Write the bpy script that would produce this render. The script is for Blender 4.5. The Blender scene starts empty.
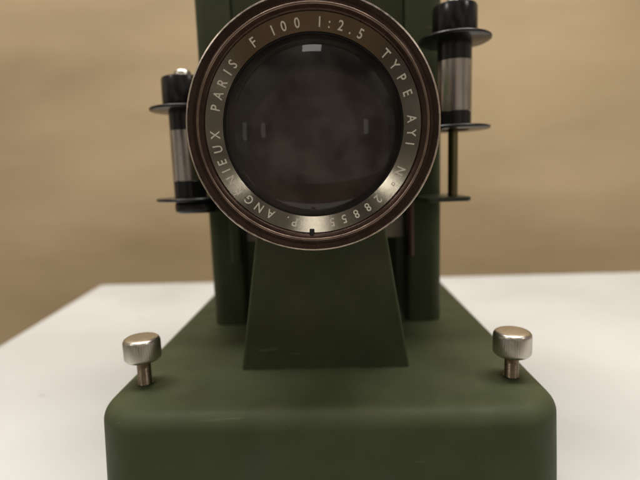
import bpy, bmesh, math
from mathutils import Vector, Matrix

S = bpy.context.scene
COL = S.collection
MM = 0.001
BZ = 40.0                       # base top above the table, mm
LZ = BZ + 68.9                  # lens axis height, mm

# ------------------------------------------------------------------ camera
cam_d = bpy.data.cameras.new('camera')
cam = bpy.data.objects.new('camera', cam_d); COL.objects.link(cam)
fw = Vector((-0.03339756, 0.98937931, -0.14146793))
rt = Vector((0.999005, 0.02886079, -0.03400107))
up = Vector((0.02955708, 0.14246272, 0.98935876))
m = Matrix((rt, up, -fw)).transposed().to_4x4()
m.translation = Vector((4.22, -107.73, 57.87 + BZ)) * MM
cam.matrix_world = m
cam_d.sensor_width = 36.0
cam_d.lens = 464.0 / 640.0 * 36.0
cam_d.clip_start = 0.005
cam_d.clip_end = 50.0
cam_d.dof.use_dof = True
cam_d.dof.focus_distance = 0.111
cam_d.dof.aperture_fstop = 12.0
S.camera = cam

# ------------------------------------------------------------------ light
W = bpy.data.worlds.new('World'); S.world = W; W.use_nodes = True
bg = W.node_tree.nodes['Background']
wn = W.node_tree.nodes.new('ShaderNodeTexNoise'); wn.inputs['Scale'].default_value = 2.6
wn.inputs['Detail'].default_value = 3
wc = W.node_tree.nodes.new('ShaderNodeTexCoord')
wr = W.node_tree.nodes.new('ShaderNodeValToRGB')
wr.color_ramp.elements[0].position = 0.40; wr.color_ramp.elements[1].position = 0.62
wr.color_ramp.elements[0].color = (0.30, 0.27, 0.25, 1); wr.color_ramp.elements[1].color = (1.75, 1.50, 1.25, 1)
W.node_tree.links.new(wc.outputs['Generated'], wn.inputs['Vector'])
W.node_tree.links.new(wn.outputs['Fac'], wr.inputs[0]); W.node_tree.links.new(wr.outputs[0], bg.inputs[0])
bg.inputs[1].default_value = 0.22

def area(name, loc, target, sx, sy, power, color):
    d = bpy.data.lights.new(name, 'AREA'); d.shape = 'RECTANGLE'
    d.size = sx; d.size_y = sy; d.energy = power; d.color = color
    o = bpy.data.objects.new(name, d); COL.objects.link(o)
    o.location = loc
    o.rotation_euler = (Vector(target) - Vector(loc)).to_track_quat('-Z', 'Y').to_euler()
    return o
WARM = (1.0, 0.955, 0.90)
area('ceiling_panel', (-0.55, 0.16, 1.9), (-0.45, 0.20, 0), 0.6, 0.8, 18.0, WARM)
area('ceiling_panel', (0.55, 0.16, 1.9), (0.45, 0.20, 0), 0.6, 0.8, 18.0, WARM)
area('wall_fill', (0.0, 0.02, 1.15), (0, 0.43, 0.35), 1.3, 0.15, 5.2, WARM)  # unseen fill light, added only to brighten the wall
area('ceiling_lamp', (-0.03, -0.68, 1.43), (0, 0, .1), 0.28, 0.32, 1.05, WARM)
area('right_lamp', (0.99, -0.63, 1.03), (0, 0, .1), 0.17, 0.17, 1.5, WARM)
area('left_lamp', (-1.02, -0.60, 1.03), (0, 0, .1), 0.17, 0.17, 1.5, WARM)
# slim upright lamps at eye level in the room, seen as faint upright glints in the lens
for az, h in ((-51, .30), (-37, .26), (35, .26)):
    a = math.radians(az)
    area('upright_lamp', (1.6 * math.sin(a), -1.6 * math.cos(a), 0.22), (0, 0, .11), 0.09, h, 0.05, WARM)

S.view_settings.view_transform = 'Standard'
S.view_settings.look = 'None'
S.view_settings.exposure = 0.0
S.view_settings.gamma = 1.0
S.view_settings.use_curve_mapping = False

# ------------------------------------------------------------------ materials
def mat(name, col, rough=0.5, metal=0.0, var=0.0, vscale=60.0, bump=0.0, bscale=900.0,
        rvar=0.0, spec=0.5, stretch=(1, 1, 1), col2=None, aniso=0.0, detail=4.0):
    M = bpy.data.materials.new(name); M.use_nodes = True
    nt = M.node_tree; P = nt.nodes['Principled BSDF']
    P.inputs['Base Color'].default_value = (*col, 1)
    P.inputs['Roughness'].default_value = rough
    P.inputs['Metallic'].default_value = metal
    P.inputs['Specular IOR Level'].default_value = spec
    P.inputs['Anisotropic'].default_value = aniso
    tc = nt.nodes.new('ShaderNodeTexCoord'); mp = nt.nodes.new('ShaderNodeMapping')
    mp.inputs['Scale'].default_value = stretch
    nt.links.new(tc.outputs['Object'], mp.inputs[0])
    if var or col2:
        n = nt.nodes.new('ShaderNodeTexNoise'); n.inputs['Scale'].default_value = vscale
        n.inputs['Detail'].default_value = detail
        nt.links.new(mp.outputs[0], n.inputs['Vector'])
        r = nt.nodes.new('ShaderNodeValToRGB')
        r.color_ramp.elements[0].position = 0.3; r.color_ramp.elements[1].position = 0.7
        c2 = col2 or tuple(min(1, c * (1 + var)) for c in col)
        c1 = col if col2 else tuple(c * (1 - var) for c in col)
        r.color_ramp.elements[0].color = (*c1, 1); r.color_ramp.elements[1].color = (*c2, 1)
        nt.links.new(n.outputs['Fac'], r.inputs[0]); nt.links.new(r.outputs[0], P.inputs['Base Color'])
    if rvar:
        n = nt.nodes.new('ShaderNodeTexNoise'); n.inputs['Scale'].default_value = vscale * 2.3
        n.inputs['Detail'].default_value = 6
        nt.links.new(mp.outputs[0], n.inputs['Vector'])
        q = nt.nodes.new('ShaderNodeMapRange'); q.inputs['To Min'].default_value = rough - rvar
        q.inputs['To Max'].default_value = rough + rvar
        q.inputs['From Min'].default_value = .3; q.inputs['From Max'].default_value = .7
        nt.links.new(n.outputs['Fac'], q.inputs[0]); nt.links.new(q.outputs[0], P.inputs['Roughness'])
    if bump:
        n = nt.nodes.new('ShaderNodeTexNoise'); n.inputs['Scale'].default_value = bscale
        n.inputs['Detail'].default_value = 3
        nt.links.new(mp.outputs[0], n.inputs['Vector'])
        b = nt.nodes.new('ShaderNodeBump'); b.inputs['Strength'].default_value = bump
        b.inputs['Distance'].default_value = 0.0002
        nt.links.new(n.outputs['Fac'], b.inputs['Height']); nt.links.new(b.outputs[0], P.inputs['Normal'])
    return M

GREEN = mat('olive_green_enamel', (0.058, 0.070, 0.034), 0.58, 0, 0.12, 70, 0.25, 1800, 0.06, spec=0.13)
BROWN = mat('brown_black_anodised', (0.062, 0.037, 0.027), 0.27, 0.75, 0.2, 260, 0.05, 3000, 0.06)
RIMM = mat('worn_bare_rim', (0.62, 0.54, 0.46), 0.28, 1.0, 0.25, 300, 0, 900, 0.1)
NAMEM = mat('satin_grey_name_ring', (0.235, 0.215, 0.17), 0.15, 0.9, 0.05, 900, 0.06, 6000, 0.02)
LETTER = mat('cream_filled_lettering', (0.82, 0.77, 0.64), 0.6)
BLACKM = mat('matt_black_lens_paint', (0.012, 0.011, 0.010), 0.6, 0, 0.1, 200)
BAKE = mat('black_bakelite', (0.010, 0.010, 0.011), 0.22, 0, 0.1, 200, 0, 900, 0.05)
ALU = mat('scuffed_aluminium', (0.52, 0.48, 0.43), 0.22, 1.0, 0.25, 160, 0, 900, 0.10, stretch=(1, 1, .25))
NICKEL = mat('tarnished_nickel', (0.60, 0.56, 0.49), 0.30, 1.0, 0.08, 220, 0.0, 2500, 0.03)
BRASS = mat('dull_brass_thread', (0.35, 0.28, 0.20), 0.30, 1.0, 0.10, 400, 0, 900, 0.08)
GATE = mat('grey_gate_metal', (0.50, 0.44, 0.35), 0.5, 0.3, 0.15, 90)
COPPER = mat('reddish_guide_rail', (0.085, 0.042, 0.03), 0.4, 0.5, 0.1, 90)
def age_paint(M, rub):
    nt = M.node_tree; P = nt.nodes['Principled BSDF']
    cur = P.inputs['Base Color'].links[0].from_socket
    tc = nt.nodes.new('ShaderNodeTexCoord')
    def layer(cur, scale, rot, stretch, lo, hi, col, amount, detail=2):
        mp = nt.nodes.new('ShaderNodeMapping'); mp.inputs['Scale'].default_value = stretch
        mp.inputs['Rotation'].default_value = rot
        nt.links.new(tc.outputs['Object'], mp.inputs[0])
        n = nt.nodes.new('ShaderNodeTexNoise'); n.inputs['Scale'].default_value = scale
        n.inputs['Detail'].default_value = detail
        nt.links.new(mp.outputs[0], n.inputs['Vector'])
        q = nt.nodes.new('ShaderNodeMapRange'); q.inputs['From Min'].default_value = lo; q.inputs['From Max'].default_value = hi
        q.inputs['To Max'].default_value = amount
        nt.links.new(n.outputs['Fac'], q.inputs[0])
        mx = nt.nodes.new('ShaderNodeMixRGB'); mx.inputs[2].default_value = (*col, 1)
        nt.links.new(q.outputs[0], mx.inputs[0]); nt.links.new(cur, mx.inputs[1])
        return mx.outputs[0]
    cur = layer(cur, 55, (0, 0, 0), (1, 1, 1), .50, .80, (0.10, 0.105, 0.075), rub, 6)          # dusty rubbed patches
    cur = layer(cur, 1700, (0, 0, 0), (1, 1, 1), .70, .76, (0.18, 0.18, 0.14), .28)              # dust specks
    cur = layer(cur, 300, (0.2, .1, .5), (.16, 1, 1), .72, .77, (0.15, 0.15, 0.11), .32)          # hairline scratches
    cur = layer(cur, 260, (0.1, .3, -.3), (.12, 1, 1), .73, .78, (0.14, 0.14, 0.10), .28)
    # paint rubbed thin along the edges of the casting
    bv = nt.nodes.new('ShaderNodeBevel'); bv.samples = 4; bv.inputs['Radius'].default_value = 0.0007
    ge = nt.nodes.new('ShaderNodeNewGeometry')
    dt = nt.nodes.new('ShaderNodeVectorMath'); dt.operation = 'DOT_PRODUCT'
    nt.links.new(bv.outputs[0], dt.inputs[0]); nt.links.new(ge.outputs['True Normal'], dt.inputs[1])
    q = nt.nodes.new('ShaderNodeMapRange'); q.inputs['From Min'].default_value = .97; q.inputs['From Max'].default_value = .82
    nt.links.new(dt.outputs['Value'], q.inputs[0])
    n = nt.nodes.new('ShaderNodeTexNoise'); n.inputs['Scale'].default_value = 420; n.inputs['Detail'].default_value = 4
    nt.links.new(tc.outputs['Object'], n.inputs['Vector'])
    q2 = nt.nodes.new('ShaderNodeMapRange'); q2.inputs['From Min'].default_value = .42; q2.inputs['From Max'].default_value = .66
    nt.links.new(n.outputs['Fac'], q2.inputs[0])
    ml = nt.nodes.new('ShaderNodeMath'); ml.operation = 'MULTIPLY'
    nt.links.new(q.outputs[0], ml.inputs[0]); nt.links.new(q2.outputs[0], ml.inputs[1])
    mx = nt.nodes.new('ShaderNodeMixRGB'); mx.inputs[2].default_value = (0.20, 0.19, 0.14, 1)
    nt.links.new(ml.outputs[0], mx.inputs[0]); nt.links.new(cur, mx.inputs[1]); cur = mx.outputs[0]
    nt.links.new(cur, P.inputs['Base Color'])
age_paint(GREEN, 0.35)
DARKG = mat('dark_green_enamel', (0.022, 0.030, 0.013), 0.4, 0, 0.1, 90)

def table_mat():
    M = mat('white_painted_board', (0.55, 0.56, 0.552), 0.55, 0, 0.085, 10, 0.12, 700, 0.08)
    nt = M.node_tree; P = nt.nodes['Principled BSDF']
    src = P.inputs['Base Color'].links[0].from_socket
    tc = nt.nodes.new('ShaderNodeTexCoord')
    v = nt.nodes.new('ShaderNodeTexVoronoi'); v.inputs['Scale'].default_value = 17
    v.inputs['Randomness'].default_value = 1
    nt.links.new(tc.outputs['Object'], v.inputs['Vector'])
    r = nt.nodes.new('ShaderNodeValToRGB')
    r.color_ramp.elements[0].position = 0.014; r.color_ramp.elements[1].position = 0.036
    r.color_ramp.elements[0].color = (0.62, 0.60, 0.56, 1); r.color_ramp.elements[1].color = (1, 1, 1, 1)
    nt.links.new(v.outputs['Distance'], r.inputs[0])
    mx = nt.nodes.new('ShaderNodeMixRGB'); mx.blend_type = 'MULTIPLY'; mx.inputs[0].default_value = 1
    nt.links.new(src, mx.inputs[1]); nt.links.new(r.outputs[0], mx.inputs[2])
    nt.links.new(mx.outputs[0], P.inputs['Base Color'])
    return M
TABLE = table_mat()
WALLM = mat('tan_panel', (0.40, 0.295, 0.162), 0.6, 0, 0, 5.0, 0.2, 120, 0.05,
            stretch=(0.55, 1, 1.5), col2=(0.63, 0.485, 0.295))
def crumple(M):
    # soft creases of the brown backdrop: broad, shallow relief
    nt = M.node_tree; P = nt.nodes['Principled BSDF']
    tc = nt.nodes.new('ShaderNodeTexCoord'); mp = nt.nodes.new('ShaderNodeMapping')
    mp.inputs['Scale'].default_value = (.5, 1, 1.6); nt.links.new(tc.outputs['Object'], mp.inputs[0])
    n = nt.nodes.new('ShaderNodeTexNoise'); n.inputs['Scale'].default_value = 7; n.inputs['Detail'].default_value = 2
    n.inputs['Distortion'].default_value = .6
    nt.links.new(mp.outputs[0], n.inputs['Vector'])
    b = nt.nodes.new('ShaderNodeBump'); b.inputs['Strength'].default_value = .14; b.inputs['Distance'].default_value = .012
    nt.links.new(n.outputs['Fac'], b.inputs['Height']); nt.links.new(b.outputs[0], P.inputs['Normal'])
crumple(WALLM)
FLOORM = mat('brown_floor', (0.20, 0.13, 0.075), 0.5, 0, 0.2, 6, stretch=(1, .2, 1))

def glass_mat(name, col, ior):
    M = bpy.data.materials.new(name); M.use_nodes = True
    P = M.node_tree.nodes['Principled BSDF']
    P.inputs['Base Color'].default_value = (*col, 1)
    P.inputs['Roughness'].default_value = 0.0
    P.inputs['Transmission Weight'].default_value = 1.0
    P.inputs['IOR'].default_value = ior
    P.inputs['Specular IOR Level'].default_value = 0.35
    nt = M.node_tree; out = nt.nodes['Material Output']
    d = nt.nodes.new('ShaderNodeBsdfDiffuse'); d.inputs[0].default_value = (0.55, 0.48, 0.40, 1)
    n = nt.nodes.new('ShaderNodeTexNoise'); n.inputs['Scale'].default_value = 130; n.inputs['Detail'].default_value = 6
    tc = nt.nodes.new('ShaderNodeTexCoord'); nt.links.new(tc.outputs['Object'], n.inputs['Vector'])
    q = nt.nodes.new('ShaderNodeMapRange'); q.inputs['From Min'].default_value = .4; q.inputs['From Max'].default_value = .75
    q.inputs['To Min'].default_value = .015; q.inputs['To Max'].default_value = .065
    nt.links.new(n.outputs['Fac'], q.inputs[0])
    mx = nt.nodes.new('ShaderNodeMixShader')
    nt.links.new(q.outputs[0], mx.inputs[0]); nt.links.new(P.outputs[0], mx.inputs[1]); nt.links.new(d.outputs[0], mx.inputs[2])
    nt.links.new(mx.outputs[0], out.inputs['Surface'])
    return M
GLASS = glass_mat('coated_lens_glass', (0.86, 0.80, 0.76), 1.45)

# ------------------------------------------------------------------ mesh helpers (all in mm)
def finish(name, bm, material, parent=None, angle=35):
    bmesh.ops.recalc_face_normals(bm, faces=bm.faces)
    bmesh.ops.scale(bm, vec=(MM, MM, MM), verts=bm.verts)
    me = bpy.data.meshes.new(name); bm.to_mesh(me); bm.free()
    for p in me.polygons: p.use_smooth = True
    me.set_sharp_from_angle(angle=math.radians(angle))
    if material: me.materials.append(material)
    o = bpy.data.objects.new(name, me); COL.objects.link(o)
    if parent: o.parent = parent
    return o

def loops_solid(bm, loops):
    """bridge a list of equal-length closed loops and cap both ends"""
    vs = [[bm.verts.new(p) for p in l] for l in loops]
    n = len(vs[0])
    for a, b in zip(vs, vs[1:]):
        for i in range(n):
            bm.faces.new((a[i], a[(i + 1) % n], b[(i + 1) % n], b[i]))
    bm.faces.new(vs[0]); bm.faces.new(vs[-1])

def rrect(x0, x1, y0, y1, r, seg=10):
    out = []
    for cx, cy, a0 in ((x1 - r, y1 - r, 0), (x0 + r, y1 - r, 90), (x0 + r, y0 + r, 180), (x1 - r, y0 + r, 270)):
        for k in range(seg + 1):
            a = math.radians(a0 + 90 * k / seg)
            out.append((cx + r * math.cos(a), cy + r * math.sin(a)))
    return out

def rbox(bm, x0, x1, y0, y1, z0, z1, r, f, seg=8, fseg=4, bottom=False):
    """upright block: plan corner radius r, top edge fillet f"""
    L = []
    if bottom:
        for k in range(fseg + 1):
            a = math.pi / 2 * k / fseg; ins = f * (1 - math.sin(a))
            L.append((z0 + f * (1 - math.cos(a)), ins))
    else:
        L.append((z0, 0))
    for k in range(fseg + 1):
        a = math.pi / 2 * k / fseg; ins = f * (1 - math.cos(a))
        L.append((z1 - f + f * math.sin(a), ins))
    loops_solid(bm, [[(x, y, z) for x, y in rrect(x0 + i, x1 - i, y0 + i, y1 - i, max(r - i, .05), seg)] for z, i in L])

def lathe(bm, prof, axis, c, seg=96, closed=False):
    """revolve (r, h) profile; axis 'Y' (h along +Y) or 'Z'"""
    rings = []
    for r, h in prof:
        if r < 1e-6:
            p = (c[0], c[1] + h, c[2]) if axis == 'Y' else (c[0], c[1], c[2] + h)
            rings.append([bm.verts.new(p)]); continue
        ring = []
        for k in range(seg):
            a = 2 * math.pi * k / seg
            if axis == 'Y': p = (c[0] + r * math.sin(a), c[1] + h, c[2] + r * math.cos(a))
            else: p = (c[0] + r * math.cos(a), c[1] + r * math.sin(a), c[2] + h)
            ring.append(bm.verts.new(p))
        rings.append(ring)
    pairs = list(zip(rings, rings[1:]))
    if closed: pairs.append((rings[-1], rings[0]))
    for a, b in pairs:
        for k in range(seg):
            k2 = (k + 1) % seg
            if len(a) == 1 and len(b) == 1: continue
            if len(a) == 1: bm.faces.new((a[0], b[k], b[k2]))
            elif len(b) == 1: bm.faces.new((a[k], a[k2], b[0]))
            else: bm.faces.new((a[k], a[k2], b[k2], b[k]))

def turned(name, prof, axis, c, material, parent, seg=96, closed=False, angle=35):
    bm = bmesh.new(); lathe(bm, prof, axis, c, seg, closed)
    return finish(name, bm, material, parent, angle)

def tag(o, label=None, cat=None, group=None, kind=None):
    for k, v in (('label', label), ('category', cat), ('group', group), ('kind', kind)):
        if v: o[k] = v
    return o

# ------------------------------------------------------------------ setting
FLOOR_Z = -730.0
bm = bmesh.new(); rbox(bm, -1500, 1500, 430, 480, FLOOR_Z, 1700, 1, 1, 2, 2)
tag(finish('wall', bm, WALLM), kind='structure')
bm = bmesh.new(); rbox(bm, -1500, 1500, -1200, 428, FLOOR_Z - 40, FLOOR_Z, 1, 1, 2, 2)
tag(finish('floor', bm, FLOORM), kind='structure')

tb = bpy.data.objects.new('table', None); COL.objects.link(tb)
tb.location = Vector((0.0, 0.0, FLOOR_Z)) * MM
tag(tb, 'white painted table with bare top under the green projector', 'table')
TOPQ = [(-221.3, 318.6), (720.0, 307.0), (720.0, -75.0), (-179.0, -75.0)]      # plan of the top, mm
def quad_loop(z, ins, r=4.0):
    c = [Vector(p) for p in TOPQ]; out = []
    for i in range(4):
        p, a, b = c[i], c[i - 1], c[(i + 1) % 4]
        u = (a - p).normalized(); v = (b - p).normalized()
        p = p + (u + v) * ins
        for k in range(7):
            t = k / 6; out.append(p + u * r * (1 - t) ** 2 + v * r * t ** 2)
    return [(q.x, q.y, z) for q in out]
bm = bmesh.new()
loops_solid(bm, [quad_loop(-22 - FLOOR_Z, 0), quad_loop(-2 - FLOOR_Z, 0), quad_loop(-.6 - FLOOR_Z, .5), quad_loop(-FLOOR_Z, 1.8)])
finish('tabletop', bm, TABLE, tb)
for x, ys in ((-150, (-40, 270)), (675, (-40, 265))):
    for y in ys:
        bm = bmesh.new(); rbox(bm, x - 20, x + 20, y - 20, y + 20, 0, -22.5 - FLOOR_Z, 3, .5, 3, 2)
        finish('leg', bm, TABLE, tb)

# ------------------------------------------------------------------ projector
pr = bpy.data.objects.new('film_projector', None); COL.objects.link(pr)
tag(pr, 'olive green filmstrip projector with a large front lens and two film spools', 'projector')

bm = bmesh.new()
L = [(0.0, -1.2), (20, -0.6)]
for k in range(9):
    a = math.pi / 2 * k / 8
    L.append((BZ - 4.6 + 4.6 * math.sin(a), 4.6 * (1 - math.cos(a))))
loops_solid(bm, [[(x, y, z) for x, y in rrect(-59.5 + i, 60.6 - i, -2.8 + i, 190 - i, 13.5 - i, 16)] for z, i in L])
finish('base', bm, GREEN, pr, 30)

# housing: upright casting with a recess behind the lens
def housing_outline(ins):
    o = []
    def arc(cx, cy, r, a0, a1, n=10):
        for k in range(n + 1):
            a = math.radians(a0 + (a1 - a0) * k / n); o.append((cx + r * math.cos(a), cy + r * math.sin(a)))
    i = ins
    H = 44.6
    arc(H - 12, 165 - 12, 12 - i, 0, 90); arc(-H + 12, 165 - 12, 12 - i, 90, 180)
    arc(-H + 4.5, 67 + 4.5, 4.5 - min(i, 4), 180, 270); arc(-31 - 2, 67 + 2, 2 - min(i, 1.9), 270, 360, 4)
    o.append((-31 - i, 96 + i)); o.append((31 + i, 96 + i))
    arc(31 + 2, 67 + 2, 2 - min(i, 1.9), 180, 270, 4); arc(H - 4.5, 67 + 4.5, 4.5 - min(i, 4), 270, 360)
    return o
bm = bmesh.new()
HZ = [(BZ + .02, 0)]
for k in range(6):
    a = math.pi / 2 * k / 5; HZ.append((BZ + 138 + 4 * math.sin(a), 4 * (1 - math.cos(a))))
loops_solid(bm, [[(x, y, z) for x, y in housing_outline(i)] for z, i in HZ])
hs = finish('housing', bm, GREEN, pr, 30)
bm = bmesh.new(); rbox(bm, -30.95, 30.95, 68, 80, BZ + 100.2, BZ + 139, 1, .8, 4, 2, True)
finish('front_plate', bm, GREEN, hs)
bm = bmesh.new(); rbox(bm, -30.9, 30.9, 72, 74.5, BZ + 32.5, BZ + 100, 1, .4, 4, 2)
finish('film_gate', bm, GATE, hs)
bm = bmesh.new(); rbox(bm, -35.2, -31.2, 62.5, 66.9, BZ + 26, BZ + 62, 1, .5, 4, 2, True)
finish('guide_rail', bm, GREEN, hs)
bm = bmesh.new(); rbox(bm, 31.0, 33.2, 62.5, 66.9, BZ + 26.5, BZ + 62, .8, .4, 4, 2, True)
finish('guide_rail', bm, COPPER, hs)

# lens bracket: tapering casting that carries the lens in a split collar
bm = bmesh.new()
def sec(z, hw, y0, y1, r=0.9): return [(x, y, z) for x, y in rrect(-hw, hw, y0, y1, r, 5)]
loops_solid(bm, [sec(BZ + .02, 25.2, 24.4, 58), sec(BZ + 20, 22.1, 24.9, 56), sec(BZ + 39, 19.2, 25.4, 54), sec(BZ + 49, 17.6, 25.7, 53)])
br = finish('lens_bracket', bm, GREEN, pr, 40)
turned('collar', [(25.4, 27), (25.8, 26.6), (28.0, 26.6), (28.4, 27), (28.4, 52), (28, 52.4), (25.8, 52.4), (25.4, 52)],
       'Y', (0, 0, LZ), GREEN, br, 96, True)

# lens
LC = (-0.3, 0, LZ)
LSC = 1.02                     # lens body scale
lens = turned('lens', [(24.2, 3.2), (27.2, 3.2), (27.6, 3.6), (27.6, 10), (25.2, 12), (25.2, 70), (22.5, 70), (22.5, 30), (21.2, 12), (21.2, 6)],
              'Y', LC, BROWN, pr, 128, True)
turned('rim', [(28.05, 0.25), (28.35, 0.35), (28.55, 0.8), (28.55, 4.6), (27.7, 4.6), (27.7, 0.9)],
       'Y', LC, RIMM, lens, 160, True)
turned('front_ring', [(28.0, 0.45), (27.2, 0.75), (26.5, 0.95), (26.2, 0.75), (25.95, 0.32), (25.6, 0.30), (25.3, 0.55), (24.75, 0.70),
                      (24.55, 1.0), (24.3, 1.3), (24.3, 3.1), (28.0, 3.1)],
       'Y', LC, BROWN, lens, 160, True, 50)
turned('ridge', [(26.12, 0.40), (25.98, 0.18), (25.78, 0.14), (25.58, 0.22), (25.48, 0.42), (25.8, .6)],
       'Y', LC, mat('brown_worn_edge', (0.26, 0.19, 0.15), .3, 1.0, .3, 300), lens, 160, True, 60)
NR0, NR1, NY0, NSL = 24.28, 20.80, 1.25, math.tan(math.radians(34))
def ny(r): return NY0 + (NR0 - r) * NSL
turned('name_ring', [(NR0, ny(NR0)), (NR1, ny(NR1)), (NR1, ny(NR1) + 1.0), (NR0, ny(NR1) + 1.0)],
       'Y', LC, NAMEM, lens, 200, True)
turned('inner_cone', [(20.75, 4.3), (20.6, 4.5), (20.6, 8.0), (19.4, 9.5), (19.4, 30), (15.5, 34), (15.5, 60), (20.4, 60), (21.0, 31), (21.0, 4.7)],
       'Y', LC, BLACKM, lens, 128, True)

def glass_el(name, r, R1, y_edge, thick, R2=None):
    prof = []
    s1 = R1 - math.sqrt(R1 * R1 - r * r); n = 18
    for k in range(n + 1):
        q = r * k / n; prof.append((q, y_edge - s1 + (R1 - math.sqrt(R1 * R1 - q * q))))
    if R2:
        s2 = R2 - math.sqrt(R2 * R2 - r * r)
        for k in range(n, -1, -1):
            q = r * k / n; prof.append((q, y_edge + thick + s2 - (R2 - math.sqrt(R2 * R2 - q * q))))
    else:
        prof += [(r, y_edge + thick), (0, y_edge + thick)]
    return turned(name, prof, 'Y', LC, GLASS, lens, 96, False, 60)
glass_el('front_glass', 20.55, 46, 5.4, 1.5)
glass_el('rear_glass', 15.3, 40, 44, 1.0, 60)

# lettering engraved round the name ring: (character, clockwise degrees from top)
TXT = [('P', 193), ('.', 197.4), ('A', 208.3), ('N', 216), ('G', 223.4), ('É', 231.2), ('N', 239), ('I', 245.2), ('E', 250.6), ('U', 258.6), ('X', 266.8),
       ('P', 282.4), ('A', 289.6), ('R', 297), ('I', 303.6), ('S', 309.2),
       ('F', 326.2), ('1', 338.8), ('0', 345.4), ('0', 353.2), ('1', 6.0), (':', 11.6), ('2', 18.2), ('.', 24.2), ('5', 30.2),
       ('T', 48.2), ('Y', 56.2), ('P', 64.5), ('E', 73.5), ('A', 88), ('Y', 96), ('1', 102.2),
       ('N', 118.8), ('o', 127.2), ('2', 139.5), ('8', 147.2), ('8', 155), ('5', 162.8), ('5', 170.2)]
glyphs = {}
def glyph(ch):
    if ch in glyphs: return glyphs[ch]
    c = bpy.data.curves.new('g', 'FONT'); c.body = ch; c.size = 1.0; c.offset = 0.012; c.resolution_u = 3
    o = bpy.data.objects.new('g', c); COL.objects.link(o)
    bpy.context.view_layer.update()
    dg = bpy.context.evaluated_depsgraph_get()
    me = bpy.data.meshes.new_from_object(o.evaluated_get(dg))
    vs = [tuple(v.co) for v in me.vertices]; fs = [tuple(p.vertices) for p in me.polygons]
    bpy.data.objects.remove(o); bpy.data.curves.remove(c); bpy.data.meshes.remove(me)
    glyphs[ch] = (vs, fs); return glyphs[ch]
capv = [v[1] for v in glyph('E')[0]]; CAP = max(capv) - min(capv)
bm = bmesh.new()
for ch, deg in TXT:
    vs, fs = glyph(ch)
    k = 1.85 / CAP
    r0 = 22.5 - 0.92
    if ch == 'o': k *= 0.62; r0 = 22.5 - 0.2
    xm = (min(v[0] for v in vs) + max(v[0] for v in vs)) / 2
    nv = []
    for x, y, z in vs:
        a = math.radians(deg) + (x - xm) * k * .98 / 22.5; r = r0 + y * k
        nv.append(bm.verts.new((LC[0] + r * math.sin(a), ny(r) - 0.035, LZ + r * math.cos(a))))
    for f in fs:
        try: bm.faces.new([nv[i] for i in f])
        except ValueError: pass
me_l = finish('engraved_lettering', bm, LETTER, lens, 60)
bm = bmesh.new()
a = math.radians(183)
rbox(bm, -.55, .55, 0.62, 2.2, -25.4, -23.5, .2, .1, 3, 2)
bmesh.ops.rotate(bm, verts=bm.verts, cent=(0, 0, 0), matrix=Matrix.Rotation(math.radians(3), 3, 'Y'))
bmesh.ops.translate(bm, verts=bm.verts, vec=(0, 0, LZ))
finish('index_mark', bm, BLACKM, lens)

for o in [lens] + list(lens.children):          # scale the lens about its axis point
    o.data.transform(Matrix.Translation((0, 0, LZ * MM)) @ Matrix.Scale(LSC, 4) @ Matrix.Translation((0, 0, -LZ * MM)))

# thumb screws on the two front corners of the base
def thumb_screw(x, y, zb, zt):
    h = zt - zb
    bm = bmesh.new()
    prof = [(3.4, zb), (4.5, zb + .25), (5.0, zb + .8), (5.1, zb + 1.3), (5.1, zt - 1.5), (5.0, zt - 1.0), (4.7, zt - .55),
            (4.2, zt - .26), (3.0, zt - .10), (1.4, zt - .03), (.2, zt)]
    N = 168; loops = []
    for r, z in prof:
        lp = []
        for k in range(N):
            a = 2 * math.pi * k / N
            rr = r - (.075 if (r > 5.05 and k % 3 == 0) else 0)
            lp.append((x + rr * math.cos(a), y + rr * math.sin(a), BZ + z))
        loops.append(lp)
    loops_solid(bm, loops)
    hd = finish('thumb_screw', bm, NICKEL, pr, 50)
    pf = [(0, -3)]; z = -3.0
    while z < zb - .1:
        pf += [(1.78, z), (1.92, z + .18), (1.78, z + .36)]; z += .38
    pf += [(1.7, zb + .6), (0, zb + .6)]
    turned('threaded_shaft', pf, 'Z', (x, y, BZ), BRASS, hd, 40, False, 60)
    turned('contact_shade_ring', [(1.95, -.5), (2.35, -.5), (2.35, .12), (2.25, .2), (1.95, .2)], 'Z', (x, y, BZ), DARKG, hd, 40, True)  # added dark ring standing in for contact shade at the shaft's foot
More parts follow.
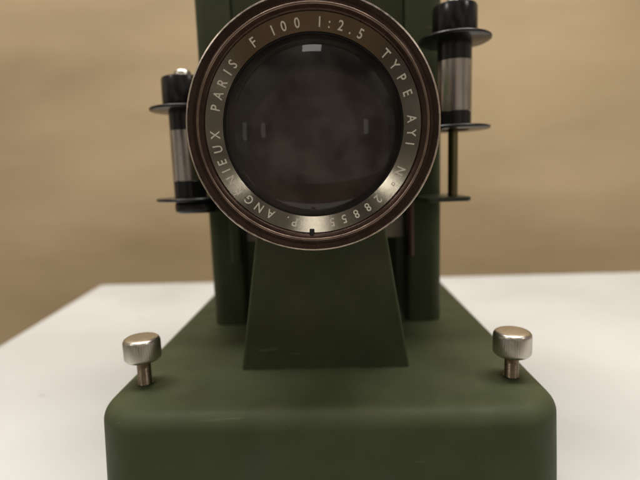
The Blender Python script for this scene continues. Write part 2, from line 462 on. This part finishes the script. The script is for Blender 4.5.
thumb_screw(-51.6, 17.0, 7.0, 14.0)
thumb_screw(52.3, 17.0, 6.2, 13.4)

# film spools
def spool(x, y, zl, zh, s0, s1):
    """flanges at zl and zh (above the base top), bare core between s0 and s1"""
    c = (x, y, BZ)
    sp = turned('film_spool', [(0, zl), (5.55, zl), (5.55, s0 - .01), (5.4, s0), (5.4, s1), (5.55, s1 + .01), (5.55, zh), (0, zh)],
                'Z', c, BAKE, pr, 64, False, 40)
    turned('spool_core', [(5.42, s0), (5.65, s0 + .25), (5.65, s1 - .25), (5.42, s1)], 'Z', c, ALU, sp, 64, True)
    for z in (zl, zh):
        turned('flange', [(5.0, z - .55), (11.2, z - .55), (11.6, z - .35), (11.7, z), (11.6, z + .35), (11.2, z + .55), (5.0, z + .55)],
               'Z', c, BAKE, sp, 96, True, 50)
    kn = turned('knob', [(0, zh + .5), (6.9, zh + .5), (7.2, zh + .9), (7.2, zh + 9.6), (6.9, zh + 10.3), (6.2, zh + 10.6), (0, zh + 10.6)],
                'Z', c, BAKE, sp, 64, False, 40)
    turned('knob_screw', [(0, zh + 10.5), (3.0, zh + 10.5), (3.0, zh + 11.6), (2.5, zh + 12.7), (1.4, zh + 13.3), (0, zh + 13.5)],
           'Z', c, NICKEL, sp, 40, False, 50)
spool(-45.8, 54.0, 50.7, 81.0, 56.8, 74.2)
spool(45.3, 54.0, 71.4, 99.8, 76.6, 93.2)

bm = bmesh.new(); rbox(bm, -51, -36, 47.5, 72, BZ + 45.9, BZ + 50.1, 5, 1.4, 8, 3, True)
finish('spool_arm', bm, BAKE, pr)
bm = bmesh.new(); rbox(bm, 34, 49.8, 47.0, 72, BZ + 47.2, BZ + 48.7, 2.5, .4, 6, 2, True)
pl = finish('spool_arm', bm, DARKG, pr)
turned('spindle', [(0, 48), (1.65, 48), (1.65, 71.2), (0, 71.2)], 'Z', (45.0, 54, BZ), mat('olive_brass_rod', (0.20, 0.17, 0.08), 0.22, 1.0, 0.06, 60), pl, 40)
